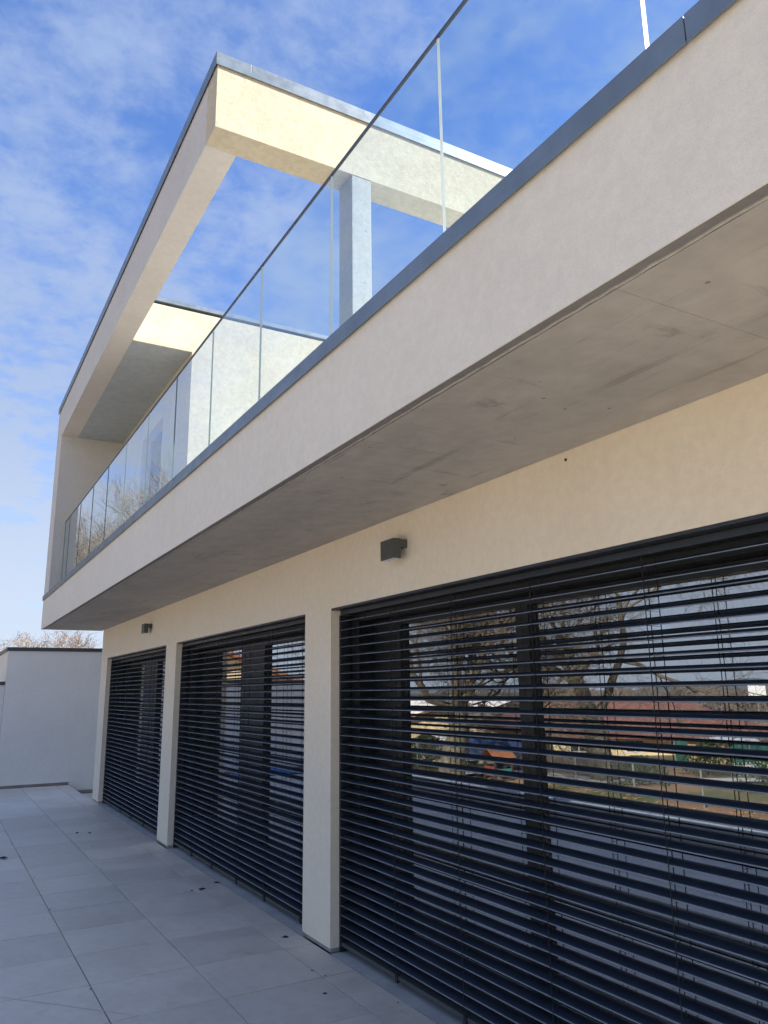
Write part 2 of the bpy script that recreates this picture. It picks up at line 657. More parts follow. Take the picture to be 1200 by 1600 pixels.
# ground floor wall with three openings, reveals in own parts
mb = MB()
ys = [YN] + sorted([v for o in OP for v in o]) + [YE]
for k in range(0, len(ys), 2):
    mb.box(0, WT, ys[k], ys[k + 1], Z0 + .015, ZO)
mb.box(0, WT, YN, YE, ZO, ZS)
mb.build('ground_floor_wall', M['plaster_bounce'], H)
# far gable wall, near gable wall, back wall
box('side_wall', (WT, 9, YE - .3, YE - .002, -.4, ZS), M['plaster'], H)
box('side_wall', (WT, 9, YN, YN + .3, -.4, ZS), M['plaster'], H)
box('back_wall', (8.7, 9, YN + .3, YE - .3, -.4, ZS), M['plaster'], H)
# recessed dark plinth line below the render
for k in range(0, len(ys), 2):
    box('plinth', (.010, WT - .01, ys[k] + .008, ys[k + 1] - .008, 0, Z0 + .014), M['plinth'], H)
# interior floors, ceiling, partitions
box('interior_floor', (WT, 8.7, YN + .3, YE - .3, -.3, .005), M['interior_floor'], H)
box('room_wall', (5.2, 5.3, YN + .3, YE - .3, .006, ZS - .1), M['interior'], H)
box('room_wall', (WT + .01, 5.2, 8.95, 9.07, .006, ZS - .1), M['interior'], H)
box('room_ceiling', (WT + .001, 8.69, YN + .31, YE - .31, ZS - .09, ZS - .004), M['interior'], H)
# cable hole high on the wall
MB().tube([(-.004, 2.442, 2.585), (.004, 2.442, 2.585)], .0065, 10).build('cable_hole', M['frame'], H)

# balcony slab: fascia, soffit with recess line
B0 = -.929
mb = MB()
mb.box(B0, -.70, YN, YO, ZS + .02, ZF).box(B0, B0 + .005, YN, YO, ZS - .002, ZS + .0199)
fascia = mb.build('balcony_fascia', M['plaster'], H)
# ragged plaster lip under the fascia: an uneven strip hanging a few mm lower than the concrete
mb = MB()
yy = YN
rr = random.Random(11)
prev = (.050, ZS - .002)
while yy < YO - .04:
    ny = min(YO, yy + .045)
    cur = (.050 + rr.uniform(-.0022, .0022) + .0012 * math.sin(ny * 2.1), ZS - .002 + rr.uniform(-.0008, .0008))
    a0, a1 = (B0, yy), (B0, ny)
    n = len(mb.v)
    mb.v += [(B0 + prev[0] - .007, yy, ZS - .002), (B0 + cur[0] - .007, ny, ZS - .002), (B0 + cur[0], ny, ZS - .002), (B0 + prev[0], yy, ZS - .002),
             (B0 + prev[0] - .007, yy, ZS + .012), (B0 + cur[0] - .007, ny, ZS + .012), (B0 + cur[0], ny, ZS + .014), (B0 + prev[0], yy, ZS + .014)]
    for q in ((0, 1, 2, 3), (2, 6, 7, 3), (0, 4, 5, 1)):
        mb.f.append(tuple(n + i for i in q)); mb.mi.append(0)
    prev = cur
    yy = ny
mb.build('plaster_lip', simple('lip_plaster', (.44, .415, .375), .95, 0, .15, 25, .5), H)
# soffit panels (formwork joints)
jy = [YN, 1.30, 5.85, 10.4, YO - .002]
for a, b in zip(jy, jy[1:]):
    box('soffit_panel', (-.868, -.0005, a + .0008, b - .0008, ZS + .002, ZS + .10), M['concrete'], H)
box('soffit_edge', (B0 + .0055, -.872, YN, YO - .004, ZS + .002, ZS + .0195), M['edge_conc'], H)
box('balcony_floor', (-.70, .02, YN, YO - .57, ZS + .102, 2.86), M['balcony'], H)
box('first_floor_slab', (.0005, 9, YN, YE, ZS + .001, 3.10), M['plaster'], H)
# coping of the balcony in lengths
cy = [YN, .96, 3.916, 6.87, 9.83, YO + .012]
for a, b in zip(cy, cy[1:]):
    mb = MB(.0025)
    mb.box(B0 - .016, -.66, a + .0015, b - .0015, ZF + .018, ZC)
    mb.box(B0 - .016, B0 - .012, a + .0015, b - .0015, ZF - .022, ZF + .020)
    mb.build('coping', M['flashing'], H)

# end wall of the balcony and upper floor volume
ZB, ZT, ZK = 5.705, 6.268, 6.35
YW = 8.80
YI = 12.92
box('end_wall', (B0, .024, YI, YO, ZF + .056, ZB - .001), M['plaster_frame_shade'], H)
XU = .025
wy0, wy1, wz1 = 10.13, 11.35, 5.28
mb = MB()
mb.box(XU, XU + .3, YW, wy0, 3.102, ZT - .04)
mb.box(XU, XU + .3, wy1, YO, 3.102, ZB)
mb.box(XU, XU + .3, wy0, wy1, wz1, ZB)
mb.box(XU, XU + .3, wy0, wy1, 3.102, 3.16)
mb.box(XU + .3, 9, YW, YW + .3, 3.102, ZT - .04)
mb.box(XU + .3, 9, YO - .3, YO, 3.102, ZB)
mb.box(8.7, 9, YW + .3, YO - .3, 3.102, ZB)
mb.build('upper_floor_wall', M['plaster_trowel'], H)
uw = ring(XU + .13, XU + .19, wy0, wy1, 3.161, wz1 - .001, .07, .07, .04, .07).build('upper_window', M['frame'], H)
box('pane', (XU + .155, XU + .165, wy0 + .07, wy1 - .07, 3.16, wz1 - .07), M['darkglass'], uw)
# roof slab with its soffit and parapet
box('roof_slab', (XU + .001, 8.99, YW + .301, YO - .001, ZB + .006, ZT - .05), M['plaster'], H)
box('roof_parapet', (-.6825, XU - .0005, YW, YO - .001, ZB + .006, ZT - .04), M['plaster_trowel'], H)
box('upper_soffit', (-.682, XU - .001, YW + .02, YI - .002, ZB - .001, ZB + .005), M['concrete_cool'], H)
MB(.0025).box(-.66, 9.02, YW - .018, YW + .25, ZT - .006, ZT + .048).build('coping', M['flashing'], H)
box('drip_edge', (-.682, XU - .001, YW + .001, YW + .019, ZB - .012, ZB + .004), M['plaster_trowel'], H)

# open roof frame: beam along the terrace, cross beam, return beam
BI = -.683
YB = 4.89
mb = MB()
mb.box(B0, BI, YB + .2435, YO, ZB, ZT)
mb.build('roof_beam', M['plaster_frame_shade'], H)
box('roof_beam', (B0, 5.2, YB, YB + .243, ZB, ZT), M['plaster_trowel'], H)
box('roof_beam', (4.95, 5.2, YB + .244, YW - .02, ZB, ZT), M['plaster_trowel'], H)
cyb = [YB - .016, 5.495, 8.45, 11.4, YO + .014]
for a, b in zip(cyb, cyb[1:]):
    mb = MB(.0025)
    mb.box(B0 - .016, BI + .016, a + .001, b - .001, ZT + .008, ZK)
    mb.box(B0 - .016, B0 - .012, a + .001, b - .001, ZT - .03, ZT + .010)
    mb.build('coping', M['flashing'], H)
cxb = [BI + .0175, 1.493, 5.21]
for a, b in zip(cxb, cxb[1:]):
    mb = MB(.0025)
    mb.box(a + .001, b - .001, YB - .016, YB + .26, ZT + .008, ZK)
    mb.build('coping', M['flashing'], H)
MB().box(B0 - .012, 5.21, YB - .016, YB - .012, ZT - .03, ZT + .009).build('drip_edge', M['flashing'], H)
# column under the cross beam
MB(.006).box(.215, .392, YB + .004, YB + .236, 2.862, ZB - .001).build('column', M['concrete_post'], H)

# windows ---------------------------------------------------------------
XG = .30
# (opening, glass fields)
WIN = [(OP[0], [(9.42, 10.68), (11.446, 12.58)]), (OP[1], [(5.44, 6.746), (7.36, 8.52)]), (OP[2], [(1.45, 3.07), (3.17, 4.34)])]
for (a, b), panes in WIN:
    box('threshold', (.003, WT - .002, a + .0005, b - .0005, -.03, -.001), M['curb'], H)
    box('lintel_trim', (.003, WT - .01, a + .0008, b - .0008, ZO - .014, ZO - .0005), M['frame'], H)
    w = ring(.15, .335, a + .001, b - .001, .002, ZO - .016, .044, .129, .058, .077).build('window', M['frame'], H)
    for k, (g0, g1) in enumerate(panes):
        lo = a + .047 if k == 0 else (panes[0][1] + g0) / 2 + .001
        hi = b - .132 if k == 1 else (g1 + panes[1][0]) / 2 - .001
        xo = XG - .035
        ring(xo, xo + .058, lo, hi, .062, 2.063, g0 - lo, hi - g1, .058, .043).build('sash', M['frame'], w)
        MB().box(XG, XG + .006, g0 + .0005, g1 - .0005, .1205, 2.0195).build('pane', M['glass_win'], w)
# handle seen on the near mullion
# ------------------------------------------------------------------ venetian blinds (things)
def slat_mesh(length, rs):
    K = .076 / .0645
    prof = [(0, -.003), (.002, .0005), (.008, .0028), (.020, .0058), (.033, .0068), (.046, .0055), (.056, .0022), (.062, .0008), (.0645, -.003)]
    low = [(.0625, -.0045), (.056, -.0002), (.046, .0032), (.033, .0046), (.020, .0036), (.008, .0004), (.0016, -.0045)]
    ring = [(u * K, v) for (u, v) in prof + low]
    n = len(ring)
    k = 9
    vs, fs = [], []
    for i in range(k):
        yv = length * i / (k - 1)
        for (u, v) in ring:
            vs.append((u, yv, v))
    for i in range(k - 1):
        for j in range(n):
            fs.append((i * n + j, (i + 1) * n + j, (i + 1) * n + (j + 1) % n, i * n + (j + 1) % n))
    fs.append(tuple(range(n)))
    fs.append(tuple((k - 1) * n + j for j in range(n))[::-1])
    me = bpy.data.meshes.new('slat')
    me.from_pydata(vs, [], fs)
    for p_ in me.polygons: p_.use_smooth = len(p_.vertices) == 4
    me.materials.append(M['slat'])
    me.materials.append(M['slat_lip_glint'])
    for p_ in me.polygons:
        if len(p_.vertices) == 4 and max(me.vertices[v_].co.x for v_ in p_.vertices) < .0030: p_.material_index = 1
    return me


CORDS = [[12.24, 11.54, 10.86, 10.15, 9.48], [8.11, 7.45, 6.77, 6.12, 5.42], [4.10, 3.45, 2.80, 2.12, 1.45]]
BL = ['dark slatted blind over the farthest window, left of both free pillars', 'dark slatted blind over the middle window between the two free pillars', 'big dark slatted blind nearest the camera, right of the widest looking pillar']
SP = .0578
for wi, ((a, b), cords, lab) in enumerate(zip(OP, CORDS, BL)):
    bl = empty('venetian_blind', (.06, (a + b) / 2, 0), lab, 'blind', 'slatted sun blinds in the three openings')
    a2, b2 = a + .022, b - .022
    yo = -(a + b) / 2
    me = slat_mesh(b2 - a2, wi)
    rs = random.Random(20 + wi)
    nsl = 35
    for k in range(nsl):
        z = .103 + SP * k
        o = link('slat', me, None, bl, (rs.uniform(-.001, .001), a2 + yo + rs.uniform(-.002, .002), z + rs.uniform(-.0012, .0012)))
        o.rotation_euler = (rs.uniform(-.0004, .0004), -R(9.5) + rs.uniform(-.028, .028), rs.uniform(-.0005, .0005))
    MB(.002).box(.002, .070, a2 + yo, b2 + yo, 2.112, ZO - .016).build('head_rail', M['frame'], bl)
    MB(.003).box(.004, .062, a2 + yo + .01, b2 + yo - .01, .040, .062).build('bottom_rail', M['lamp'], bl)
    for yy in (a2 - .0115, b2 + .0115):
        MB(.001).box(.003, .088, yy + yo - .0095, yy + yo + .0095, .003, 2.111).build('guide_rail', M['frame'], bl)
    for c in cords:
        mb = MB()
        for xx, rr_ in ((-.004, .0021), (.075, .0021)):
            mb.tube([(xx, c + yo, .045), (xx, c + yo, 2.112)], rr_, 5)
        mb.tube([(.034, c + yo + .012, .045), (.034, c + yo + .012, 2.112)], .0022, 5)
        # rungs of the ladder
        for k in range(nsl):
            z = .099 + SP * k
            mb.box(-.003, .075, c + yo - .0008, c + yo + .0008, z - .0006, z + .0006)
        mb.build('ladder_cord', M['cord'], bl)
        MB(.001).box(-.004, .012, c + yo - .012, c + yo + .012, .026, .066).build('cord_clip', M['frame'], bl)

# ------------------------------------------------------------------ wall lamps
for (yc, lab) in ((3.79, 'boxy grey wall lamp above the largest blind, nearest the camera'), (9.985, 'small boxy grey wall lamp far along the facade, above the farthest blind')):
    L = empty('wall_lamp', (0, yc, 2.42), lab, 'wall lamp', 'boxy wall lamps on the facade')
    MB(.002).box(-.100, -.048, 0, .150, -.071, .045).build('lamp_body', M['lamp'], L)
    MB(.002).box(-.0478, -.001, .004, .146, -.003, .043).build('bracket', M['lamp'], L)
    MB().box(-.096, -.052, .006, .144, -.0735, -.0712).build('diffuser', M['diffuser'], L)

# ------------------------------------------------------------------ glass balustrade
BG = empty('glass_balustrade', (-.76, 0, 3.1), 'frameless glass balustrade with a thin dark top rail along the balcony', 'balustrade')
ys = []
y = .19
while y < YI - .02:
    ys.append(y); y += 1.0205
ys.append(YI - .012)
for a, b in zip(ys, ys[1:]):
    mb = MB()
    mb.v += [(0, a + .003, -.02), (0, b - .003, -.02), (0, b - .003, 1.175), (0, a + .003, 1.175)]
    mb.f.append((3, 2, 1, 0)); mb.mi.append(0)
    o = mb.build('glass_pane', M['glass_rail'], BG)
    for q in (a + .003, b - .0042):
        MB().box(-.0045, .0048, q, q + .0012, -.02, 1.175).build('polished_edge', M['glass_edge'], o)
MB(.002).box(-.007, .008, ys[0], ys[-1] + .01, 1.176, 1.186).build('top_rail', M['rail'], BG)
box('base_channel', (-.035, .035, ys[0], ys[-1], -.05, .062), M['shoe'], BG)

# ------------------------------------------------------------------ rear wall (high block + low wall)
RW = empty('rear_wall', (2, 15.84, 0), 'tall pale rendered wall closing the far end of the terrace, with dark coping', 'wall')
MB().box(-3.2, 6, 0, 4.5, -2.6, 2.40).build('wall_block', M['plaster_rear'], RW)
MB(.003).box(-3.225, 6.02, -.022, 4.52, 2.402, 2.468).build('coping', M['flash_dark'], RW)
MB(.002).box(-3.15, -2.001, -.026, -.001, -.002, .05).build('skirting', simple('brown_skirting', (.27, .22, .19), .8), RW)
MB(.001).box(-3.15, -2.0, -.030, -.001, .0505, .056).build('skirting_cap', M['white'], RW)
MB(.002).box(-1.86, 4, -.026, -.001, -.169, -.11).build('skirting', bpy.data.materials['brown_skirting'], RW)
LW = empty('low_wall', (-3.3, 15.86, 0), 'lower pale wall joined to the left of the taller terrace wall', 'wall')
MB().box(-2.3, 2.095, .0, .2, -2.6, 1.79).build('wall_block', M['plaster_rear'], LW)
MB(.003).box(-2.32, 2.094, -.022, .222, 1.792, 1.852).build('coping', M['flash_dark'], LW)
o = MB(.002).box(-2.05, 2.09, -.026, -.001, -.002, .05).build('skirting', bpy.data.materials['brown_skirting'], LW)

# blue tarpaulin at the low wall (seen only in the middle window)
def tarp():
    n, mth = 14, 6
    vs, fs = [], []
    r_ = random.Random(5)
    for j in range(mth):
        for i in range(n):
            vs.append((i * .12 + r_.uniform(-.01, .01), j * .09, .02 + (.13 * math.sin(math.pi * j / (mth - 1)) + r_.uniform(-.015, .02)) * math.sin(math.pi * (i + .5) / n)))
    for j in range(mth - 1):
        for i in range(n - 1):
            fs.append((j * n + i, j * n + i + 1, (j + 1) * n + i + 1, (j + 1) * n + i))
    me = bpy.data.meshes.new('tarpaulin')
    me.from_pydata(vs, [], fs)
    o = link('tarpaulin', me, M['blue'], None, (-3.8, 14.95, .0))
    sm = o.modifiers.new('solid', 'SOLIDIFY'); sm.thickness = .004
    tag(o, 'blue tarpaulin heaped low on the tiles, seen mirrored in the middle window', 'tarpaulin')


tarp()

# ------------------------------------------------------------------ dead leaves on the tiles
def leaf_mesh(seed, stem=True):
    r_ = random.Random(seed)
    n = 9
    vs = [(0, 0, .004)]
    for i in range(n):
        t = 2 * math.pi * i / n
        rad = .5 * (1 + .35 * math.cos(3 * t + r_.uniform(-.5, .5))) * r_.uniform(.75, 1.1)
        vs.append((math.cos(t) * rad, math.sin(t) * rad * .6, .10 + .3 * abs(math.sin(t * 1.5)) * r_.uniform(.3, 1)))
    fs = [(0, 1 + i, 1 + (i + 1) % n) for i in range(n)]
    k = len(vs)
    vs += [(.5, -.012, .1), (.5, .012, .1), (.95, .05, .05), (.95, .03, .05)]
    fs.append((k, k + 1, k + 2, k + 3))
    me = bpy.data.meshes.new('dry_leaf')
    me.from_pydata(vs, [], fs)
    return me


LV = [(-1.543, 9.182, .17, 'dark curled dead leaf at the left picture edge, largest on the tiles', 1), (-.674, 10.323, .09, 'left one of two dark leaf scraps lying side by side near the farthest pillar', 1),
      (-.544, 10.235, .08, 'right one of two dark leaf scraps lying side by side near the farthest pillar', 1), (-.289, 6.855, .05, 'small dark leaf scrap just left of the brown twiggy leaf by the tile joint', 1),
      (-.208, 6.854, .11, 'brown twiggy dead leaf on the long tile joint before the middle blind', 0), (.00 - .03, 7.01, .09, 'dark crumpled leaf close under the middle blind', 1),
      (-.113, 5.27, .075, 'dark crumpled leaf on the border tile left of the widest pillar foot', 1), (-.312, 4.234, .045, 'small dark leaf on the tile nearest the bottom of the picture', 1)]
for (x, y, s, lab, dk) in LV:
    me = leaf_mesh(int(abs(x * 1000) + y * 10))
    o = link('dry_leaf', me, M['leaf_dark'] if dk else M['leaf'], None, (x, y, .001))
    o.scale = (s * .62, s * .62, s * .42)
    o.rotation_euler = (0, 0, x * 31)
    tag(o, lab, 'leaf', 'dead leaves on the terrace tiles')
# crumbs of dirt along the joints
mb = MB()
rr = random.Random(9)
for _ in range(50):
    if rr.random() < .6:
        x = rr.choice([-.215, -.802, -1.389]) + rr.gauss(0, .012); y = rr.uniform(3.3, 13)
    else:
        x = rr.uniform(-2.4, -.02); y = rr.uniform(3.3, 13)
    s = rr.uniform(.003, .010)
    mb.poly([(x - s, y, .002), (x, y - s * .5, .003), (x + s, y + s * .2, .002), (x + s * .2, y + s * .6, .006)])
tag(mb.build('dirt_crumbs', M['leaf_dark']), kind='stuff')


# ------------------------------------------------------------------ bare trees
def grow(seed, height, spread, trunk_r, levels=5, fork=.28, twig=2.0, upw=.35, wig=.16, nb=(4, 5), minr=.006):
    """returns (trunk polylines, crown polylines): lists of (points, radii)"""
    r_ = random.Random(seed)
    trunk, crown = [], []

    def branch(p, d, ln, rad, lev):
        n = 6 if lev < 2 else (5 if lev < 4 else 4)
        pts, rads = [p.copy()], [rad]
        q = p.copy(); dd = d.copy()
        tip = max(minr * .5, rad * (.50 if lev < levels else .3))
        for i in range(n):
            w = wig * (1 + .35 * lev)
            dd = (dd + Vector((r_.gauss(0, w), r_.gauss(0, w), r_.gauss(0, w) + upw * .16))).normalized()
            q = q + dd * (ln / n)
            pts.append(q.copy())
            rads.append(rad + (tip - rad) * (i + 1) / n)
        (trunk if lev <= 1 else crown).append((pts, rads, lev))
        if lev >= levels: return
        cnt = r_.randint(*nb) + (2 if lev >= 2 else 0)
        for k in range(cnt):
            f = r_.uniform(.35 if lev else .6, 1.0) if k else 1.0
            idx = min(n, max(1, int(round(f * n))))
            bp = pts[idx]
            base = (pts[idx] - pts[idx - 1]).normalized()
            ax = Vector((r_.gauss(0, 1), r_.gauss(0, 1), r_.gauss(0, 1)))
            ax = (ax - base * ax.dot(base)).normalized()
            ang = r_.uniform(.35, .95) * spread
            nd = (base * math.cos(ang) + ax * math.sin(ang)).normalized()
            if lev >= 1: nd = (nd + Vector((0, 0, upw * .5))).normalized()
            branch(bp, nd, ln * r_.uniform(.55, .82) if lev else ln * r_.uniform(1.0, 1.4), max(minr, rads[idx] * r_.uniform(.5, .72)), lev + 1)

    branch(Vector((0, 0, -.3)), Vector((r_.uniform(-.05, .05), r_.uniform(-.05, .05), 1)).normalized(), height * fork, trunk_r, 0)
    return trunk, crown


def tubes(lst):
    mb = MB()
    for pts, rads, lev in lst:
        k = 10 if lev == 0 else (7 if lev == 1 else (5 if lev == 2 else 3))
        mb.tube(pts, rads, k, cap=False)
    return mb


def tree(name, loc, seed, mats, label, group, scale=1.0, rot=0.0, cat='tree', **kw):
    tr, cr = grow(seed, **kw)
    t = empty(name, loc, label, cat, group)
    t.scale = (scale,) * 3
    t.rotation_euler = (0, 0, rot)
    o = tubes(tr).build('trunk', mats[0], t)
    for p_ in o.data.polygons: p_.use_smooth = True
    o = tubes(cr).build('crown', mats[1], t)
    print('tree', name, len(o.data.polygons), max(v[2] for p_ in cr for v in p_[0]), max(abs(v[0]) for p_ in cr for v in p_[0]))
    return t


def copy_tree(src, loc, rot, scale, label):
    r_ = src.copy(); COL.objects.link(r_)
    r_.location = loc; r_.rotation_euler = (0, 0, rot); r_.scale = scale if isinstance(scale, tuple) else (scale,) * 3
    r_['label'] = label
    for ch in src.children:
        c = ch.copy(); COL.objects.link(c); c.parent = r_
    return r_


gz = gheight
# great plane trees mirrored in the biggest window
gp = 'large bare trees mirrored in the biggest window'
tree('bare_tree', (-21.5, 24.7, gz(-21.5, 24.7)), 4, (M['bark_dark'], M['twig_dark']), 'big dark bare tree mirrored in the right half of the biggest window', gp, height=14, spread=1.15, trunk_r=.60, levels=5, fork=.30, upw=.30, nb=(4, 6), minr=.0065)
tree('bare_tree', (-15.2, 26.6, gz(-15.2, 26.6)), 12, (M['bark_dark'], M['twig_dark']), 'thick forked bare tree mirrored in the left pane of the biggest window', gp, height=15, spread=1.05, trunk_r=.60, levels=5, fork=.26, upw=.35, nb=(5, 6), minr=.0055)
# slender trees mirrored in the balustrade glass
gs = 'slender bare trees mirrored in the balcony glass'
sl = tree('slender_tree', (-4.6, 37.7, gz(-4.6, 37.7)), 31, (M['twig_olive'], M['twig_olive']), 'pale slender bare tree mirrored at the far left end of the balcony glass', gs, height=12.8, spread=.60, trunk_r=.15, levels=5, fork=.28, upw=.8, nb=(4, 5), minr=.008)
copy_tree(sl, (-7.3, 37.0, gz(-7.3, 37)), 2.1, 1.04, 'second slender bare tree from the left in the balcony glass reflection')
copy_tree(sl, (-9.6, 36.0, gz(-9.6, 36)), 4.0, .93, 'shorter slender bare tree mirrored at the right end of the tree reflection in the glass')
# tan bare trees beyond the rear wall
ga = 'bare tan trees beyond the rear wall'
bt = tree('background_tree', (2.2, 58, gz(2.2, 58)), 51, (M['bark_pale'], M['twig_tan']), 'bare tan tree showing above the rear wall at the left picture edge', ga, height=10.2, spread=1.0, trunk_r=.16, levels=5, fork=.22, upw=.35, nb=(4, 5), minr=.014)
for (x, y, rz, sc, lab) in ((5.2, 60, 1.0, 1.06, 'tallest bare tan tree above the rear wall, left of the balcony corner'), (8.6, 56, 2.3, .90, 'bare tan tree in the gap under the balcony corner'),
                            (11.8, 62, 3.9, .98, 'bare tan tree in the gap nearest the house corner'), (-1.6, 57, 5.2, .92, 'bare tan tree standing just outside the left picture edge'), (7.0, 70, .5, .98, 'bare tan tree standing farther back behind the balcony corner')):
    copy_tree(bt, (x, y, gz(x, y)), rz, sc, lab)

# ------------------------------------------------------------------ neighbourhood mirrored in the windows
def pol(az, d):
    """point at azimuth az (degrees, to the left of +Y) and distance d from the mirror image of the viewer"""
    return (2.93 - d * math.sin(R(az)), d * math.cos(R(az)))


def house(name, c, rot, L_, D_, zg, he, hr, wall, roof, label, gable=True, wins=(), doors=()):
    """ridge along local x; L_ long, D_ deep, eave height he, ridge height hr"""
    t = empty(name, (c[0], c[1], zg), label, 'house', None)
    t.rotation_euler = (0, 0, rot)
    mb = MB()
    x0, x1, y0, y1 = -L_ / 2, L_ / 2, -D_ / 2, D_ / 2
    mb.poly([(x0, y0, -.5), (x1, y0, -.5), (x1, y0, he), (x0, y0, he)])
    mb.poly([(x1, y1, -.5), (x0, y1, -.5), (x0, y1, he), (x1, y1, he)])
    if gable:
        mb.poly([(x1, y0, -.5), (x1, y1, -.5), (x1, y1, he), (x1, 0, hr), (x1, y0, he)])
        mb.poly([(x0, y1, -.5), (x0, y0, -.5), (x0, y0, he), (x0, 0, hr), (x0, y1, he)])
    else:
        mb.poly([(x1, y0, -.5), (x1, y1, -.5), (x1, y1, he), (x1, y0, he)])
        mb.poly([(x0, y1, -.5), (x0, y0, -.5), (x0, y0, he), (x0, y1, he)])
    mb.build('wall', wall, t)
    ov = .45
    sl_ = (hr - he) / (D_ / 2)
    ze = he - ov * sl_
    hx = 0 if gable else D_ / 2
    th = .14
    rb = MB()
    A = [(x0 - ov, y0 - ov, ze), (x1 + ov, y0 - ov, ze), (x1 + (ov if gable else -hx), 0, hr), (x0 - (ov if gable else -hx), 0, hr)]
    Bq = [(x1 + ov, y1 + ov, ze), (x0 - ov, y1 + ov, ze), (x0 - (ov if gable else -hx), 0, hr), (x1 + (ov if gable else -hx), 0, hr)]
    for Q in (A, Bq):
        n = len(rb.v)
        rb.v += [(p[0], p[1], p[2] + .02) for p in Q] + [(p[0], p[1], p[2] + .02 + th) for p in Q]
        for q in ((3, 2, 1, 0), (4, 5, 6, 7), (0, 1, 5, 4), (1, 2, 6, 5), (2, 3, 7, 6), (3, 0, 4, 7)):
            rb.f.append(tuple(n + i for i in q)); rb.mi.append(0)
    if not gable:
        for s, xe in ((1, x1), (-1, x0)):
            rb.poly([(xe + s * ov, y0 - ov * s, ze + .02 + th), (xe + s * ov, y1 + ov, ze + .02 + th) if s > 0 else (xe + s * ov, y1 + ov, ze + .02 + th), (xe - s * hx, 0, hr + .02 + th)][:3])
            rb.poly([(xe + s * ov, y0 - ov, ze + .02 + th), (xe + s * ov, y1 + ov, ze + .02 + th), (xe - s * hx, 0, hr + .02 + th)])
    rf = rb.build('roof', roof, t)
    rv = random.Random(int(L_ * 10))
    for k in range(2):
        cx = x0 + L_ * (.3 + .35 * k)
        MB().box(cx - .3, cx + .3, -.25 + D_ * .06, .25 + D_ * .06, hr - .6, hr + .32).build('chimney', M['white'], rf)
    for (side, u, w_, z0, z1) in wins:
        mb = MB()
        if side == 'f':
            o = mb.box(u - w_ / 2, u + w_ / 2, y0 - .04, y0 + .02, z0, z1).build('window', M['white'], t)
            MB().box(u - w_ / 2 + .07, u - .03, y0 - .055, y0 - .041, z0 + .07, z1 - .07).box(u + .03, u + w_ / 2 - .07, y0 - .055, y0 - .041, z0 + .07, z1 - .07).build('pane', M['darkglass'], o)
        else:
            o = mb.box(x1 - .02, x1 + .04, u - w_ / 2, u + w_ / 2, z0, z1).build('window', M['white'], t)
            MB().box(x1 + .041, x1 + .055, u - w_ / 2 + .07, u - .03, z0 + .07, z1 - .07).box(x1 + .041, x1 + .055, u + .03, u + w_ / 2 - .07, z0 + .07, z1 - .07).build('pane', M['darkglass'], o)
    return t


# long red-brown roofed building: ridge from az 41..50.6 at ~62 m
P1, P2 = Vector((*pol(39, 61), 0)), Vector((*pol(50.6, 61), 0))
dirv = P2 - P1
c = (P1 + P2) / 2
house('long_house', (c.x, c.y), math.atan2(dirv.y, dirv.x) + math.pi, dirv.length + 11, 12, -3.2, 1.7, 3.72, M['cream'], M['roof_red'], 'long low cream building under a wide red brown roof, mirrored behind the big tree', False,
      wins=[('f', -8, 1.2, .7, 1.5), ('f', -5, 1.2, .7, 1.5), ('f', -2, 1.2, .7, 1.5), ('f', 1.5, 1.2, .7, 1.5), ('f', 5, 1.6, .2, 1.5), ('f', 8.5, 1.2, .7, 1.5)])
# long white hall far behind the left pane's roofs
c = pol(34.5, 120)
HB = empty('white_hall', (c[0], c[1], -4.6), 'long low white hall far off, mirrored above the nearer red roofs', 'hall')
HB.rotation_euler = (0, 0, R(35))
MB().box(-11, 11, -6, 6, -1, 5.4).build('wall', M['white'], HB)
MB().box(-11.3, 11.3, -6.3, 6.3, 5.402, 5.7).build('roof', M['flash_dark'], HB)
for k in range(5):
    MB().box(-8.6 + k * 4, -7.2 + k * 4, -6.05, -6.001, 1.2, 3.0).build('window', M['darkglass'], HB)
# small wooden play tower with coloured panels
c = pol(37.6, 33)
PT = empty('play_tower', (c[0], c[1], gheight(*c)), 'small play tower with an orange roof and teal panels, mirrored in the left pane', 'play tower')
PT.scale = (.7, .7, .75)
for sx in (-.6, .6):
    for sy in (-.5, .5):
        MB().box(sx - .05, sx + .05, sy - .05, sy + .05, -.2, 1.25).build('post', M['dark_wood'], PT)
MB().poly([(-.8, -.7, 1.2), (.8, -.7, 1.2), (.8, 0, 1.7), (-.8, 0, 1.7)]).poly([(-.8, .7, 1.2), (.8, .7, 1.2), (.8, 0, 1.7), (-.8, 0, 1.7)]).build('roof', simple('orange_board', (.30, .12, .06), .8), PT)
MB().box(-.54, .54, -.53, -.49, .3, .65).build('panel', simple('bright_teal_board', (.05, .24, .22), .8), PT)
MB().box(.58, .62, -.44, .44, .3, .8).build('panel', simple('red_board', (.26, .06, .05), .8), PT)
# pale path across the mirrored garden
a_, b_ = Vector((*pol(28, 38), 0)), Vector((*pol(62, 34), 0))
mb = MB()
dv = (b_ - a_).normalized(); nv = Vector((-dv.y, dv.x, 0)) * .9
for k in range(24):
    q0 = a_ + (b_ - a_) * k / 24; q1 = a_ + (b_ - a_) * (k + 1) / 24
    mb.poly([(p_.x, p_.y, gheight(p_.x, p_.y) + .06) for p_ in (q0 - nv, q1 - nv, q1 + nv, q0 + nv)])
tag(mb.build('path', M['curb']), kind='structure')
c = pol(35.2, 50)
house('small_house', c, R(140), 9.5, 8, -3.0, 2.35, 3.5, M['cream'], M['roof_red'], 'cream house with red brown roof mirrored in the left pane of the biggest window', True,
      wins=[('f', -2.5, 1.1, .9, 1.9), ('f', .8, 1.1, .9, 1.9), ('s', 1.2, 1.2, .9, 1.9)])
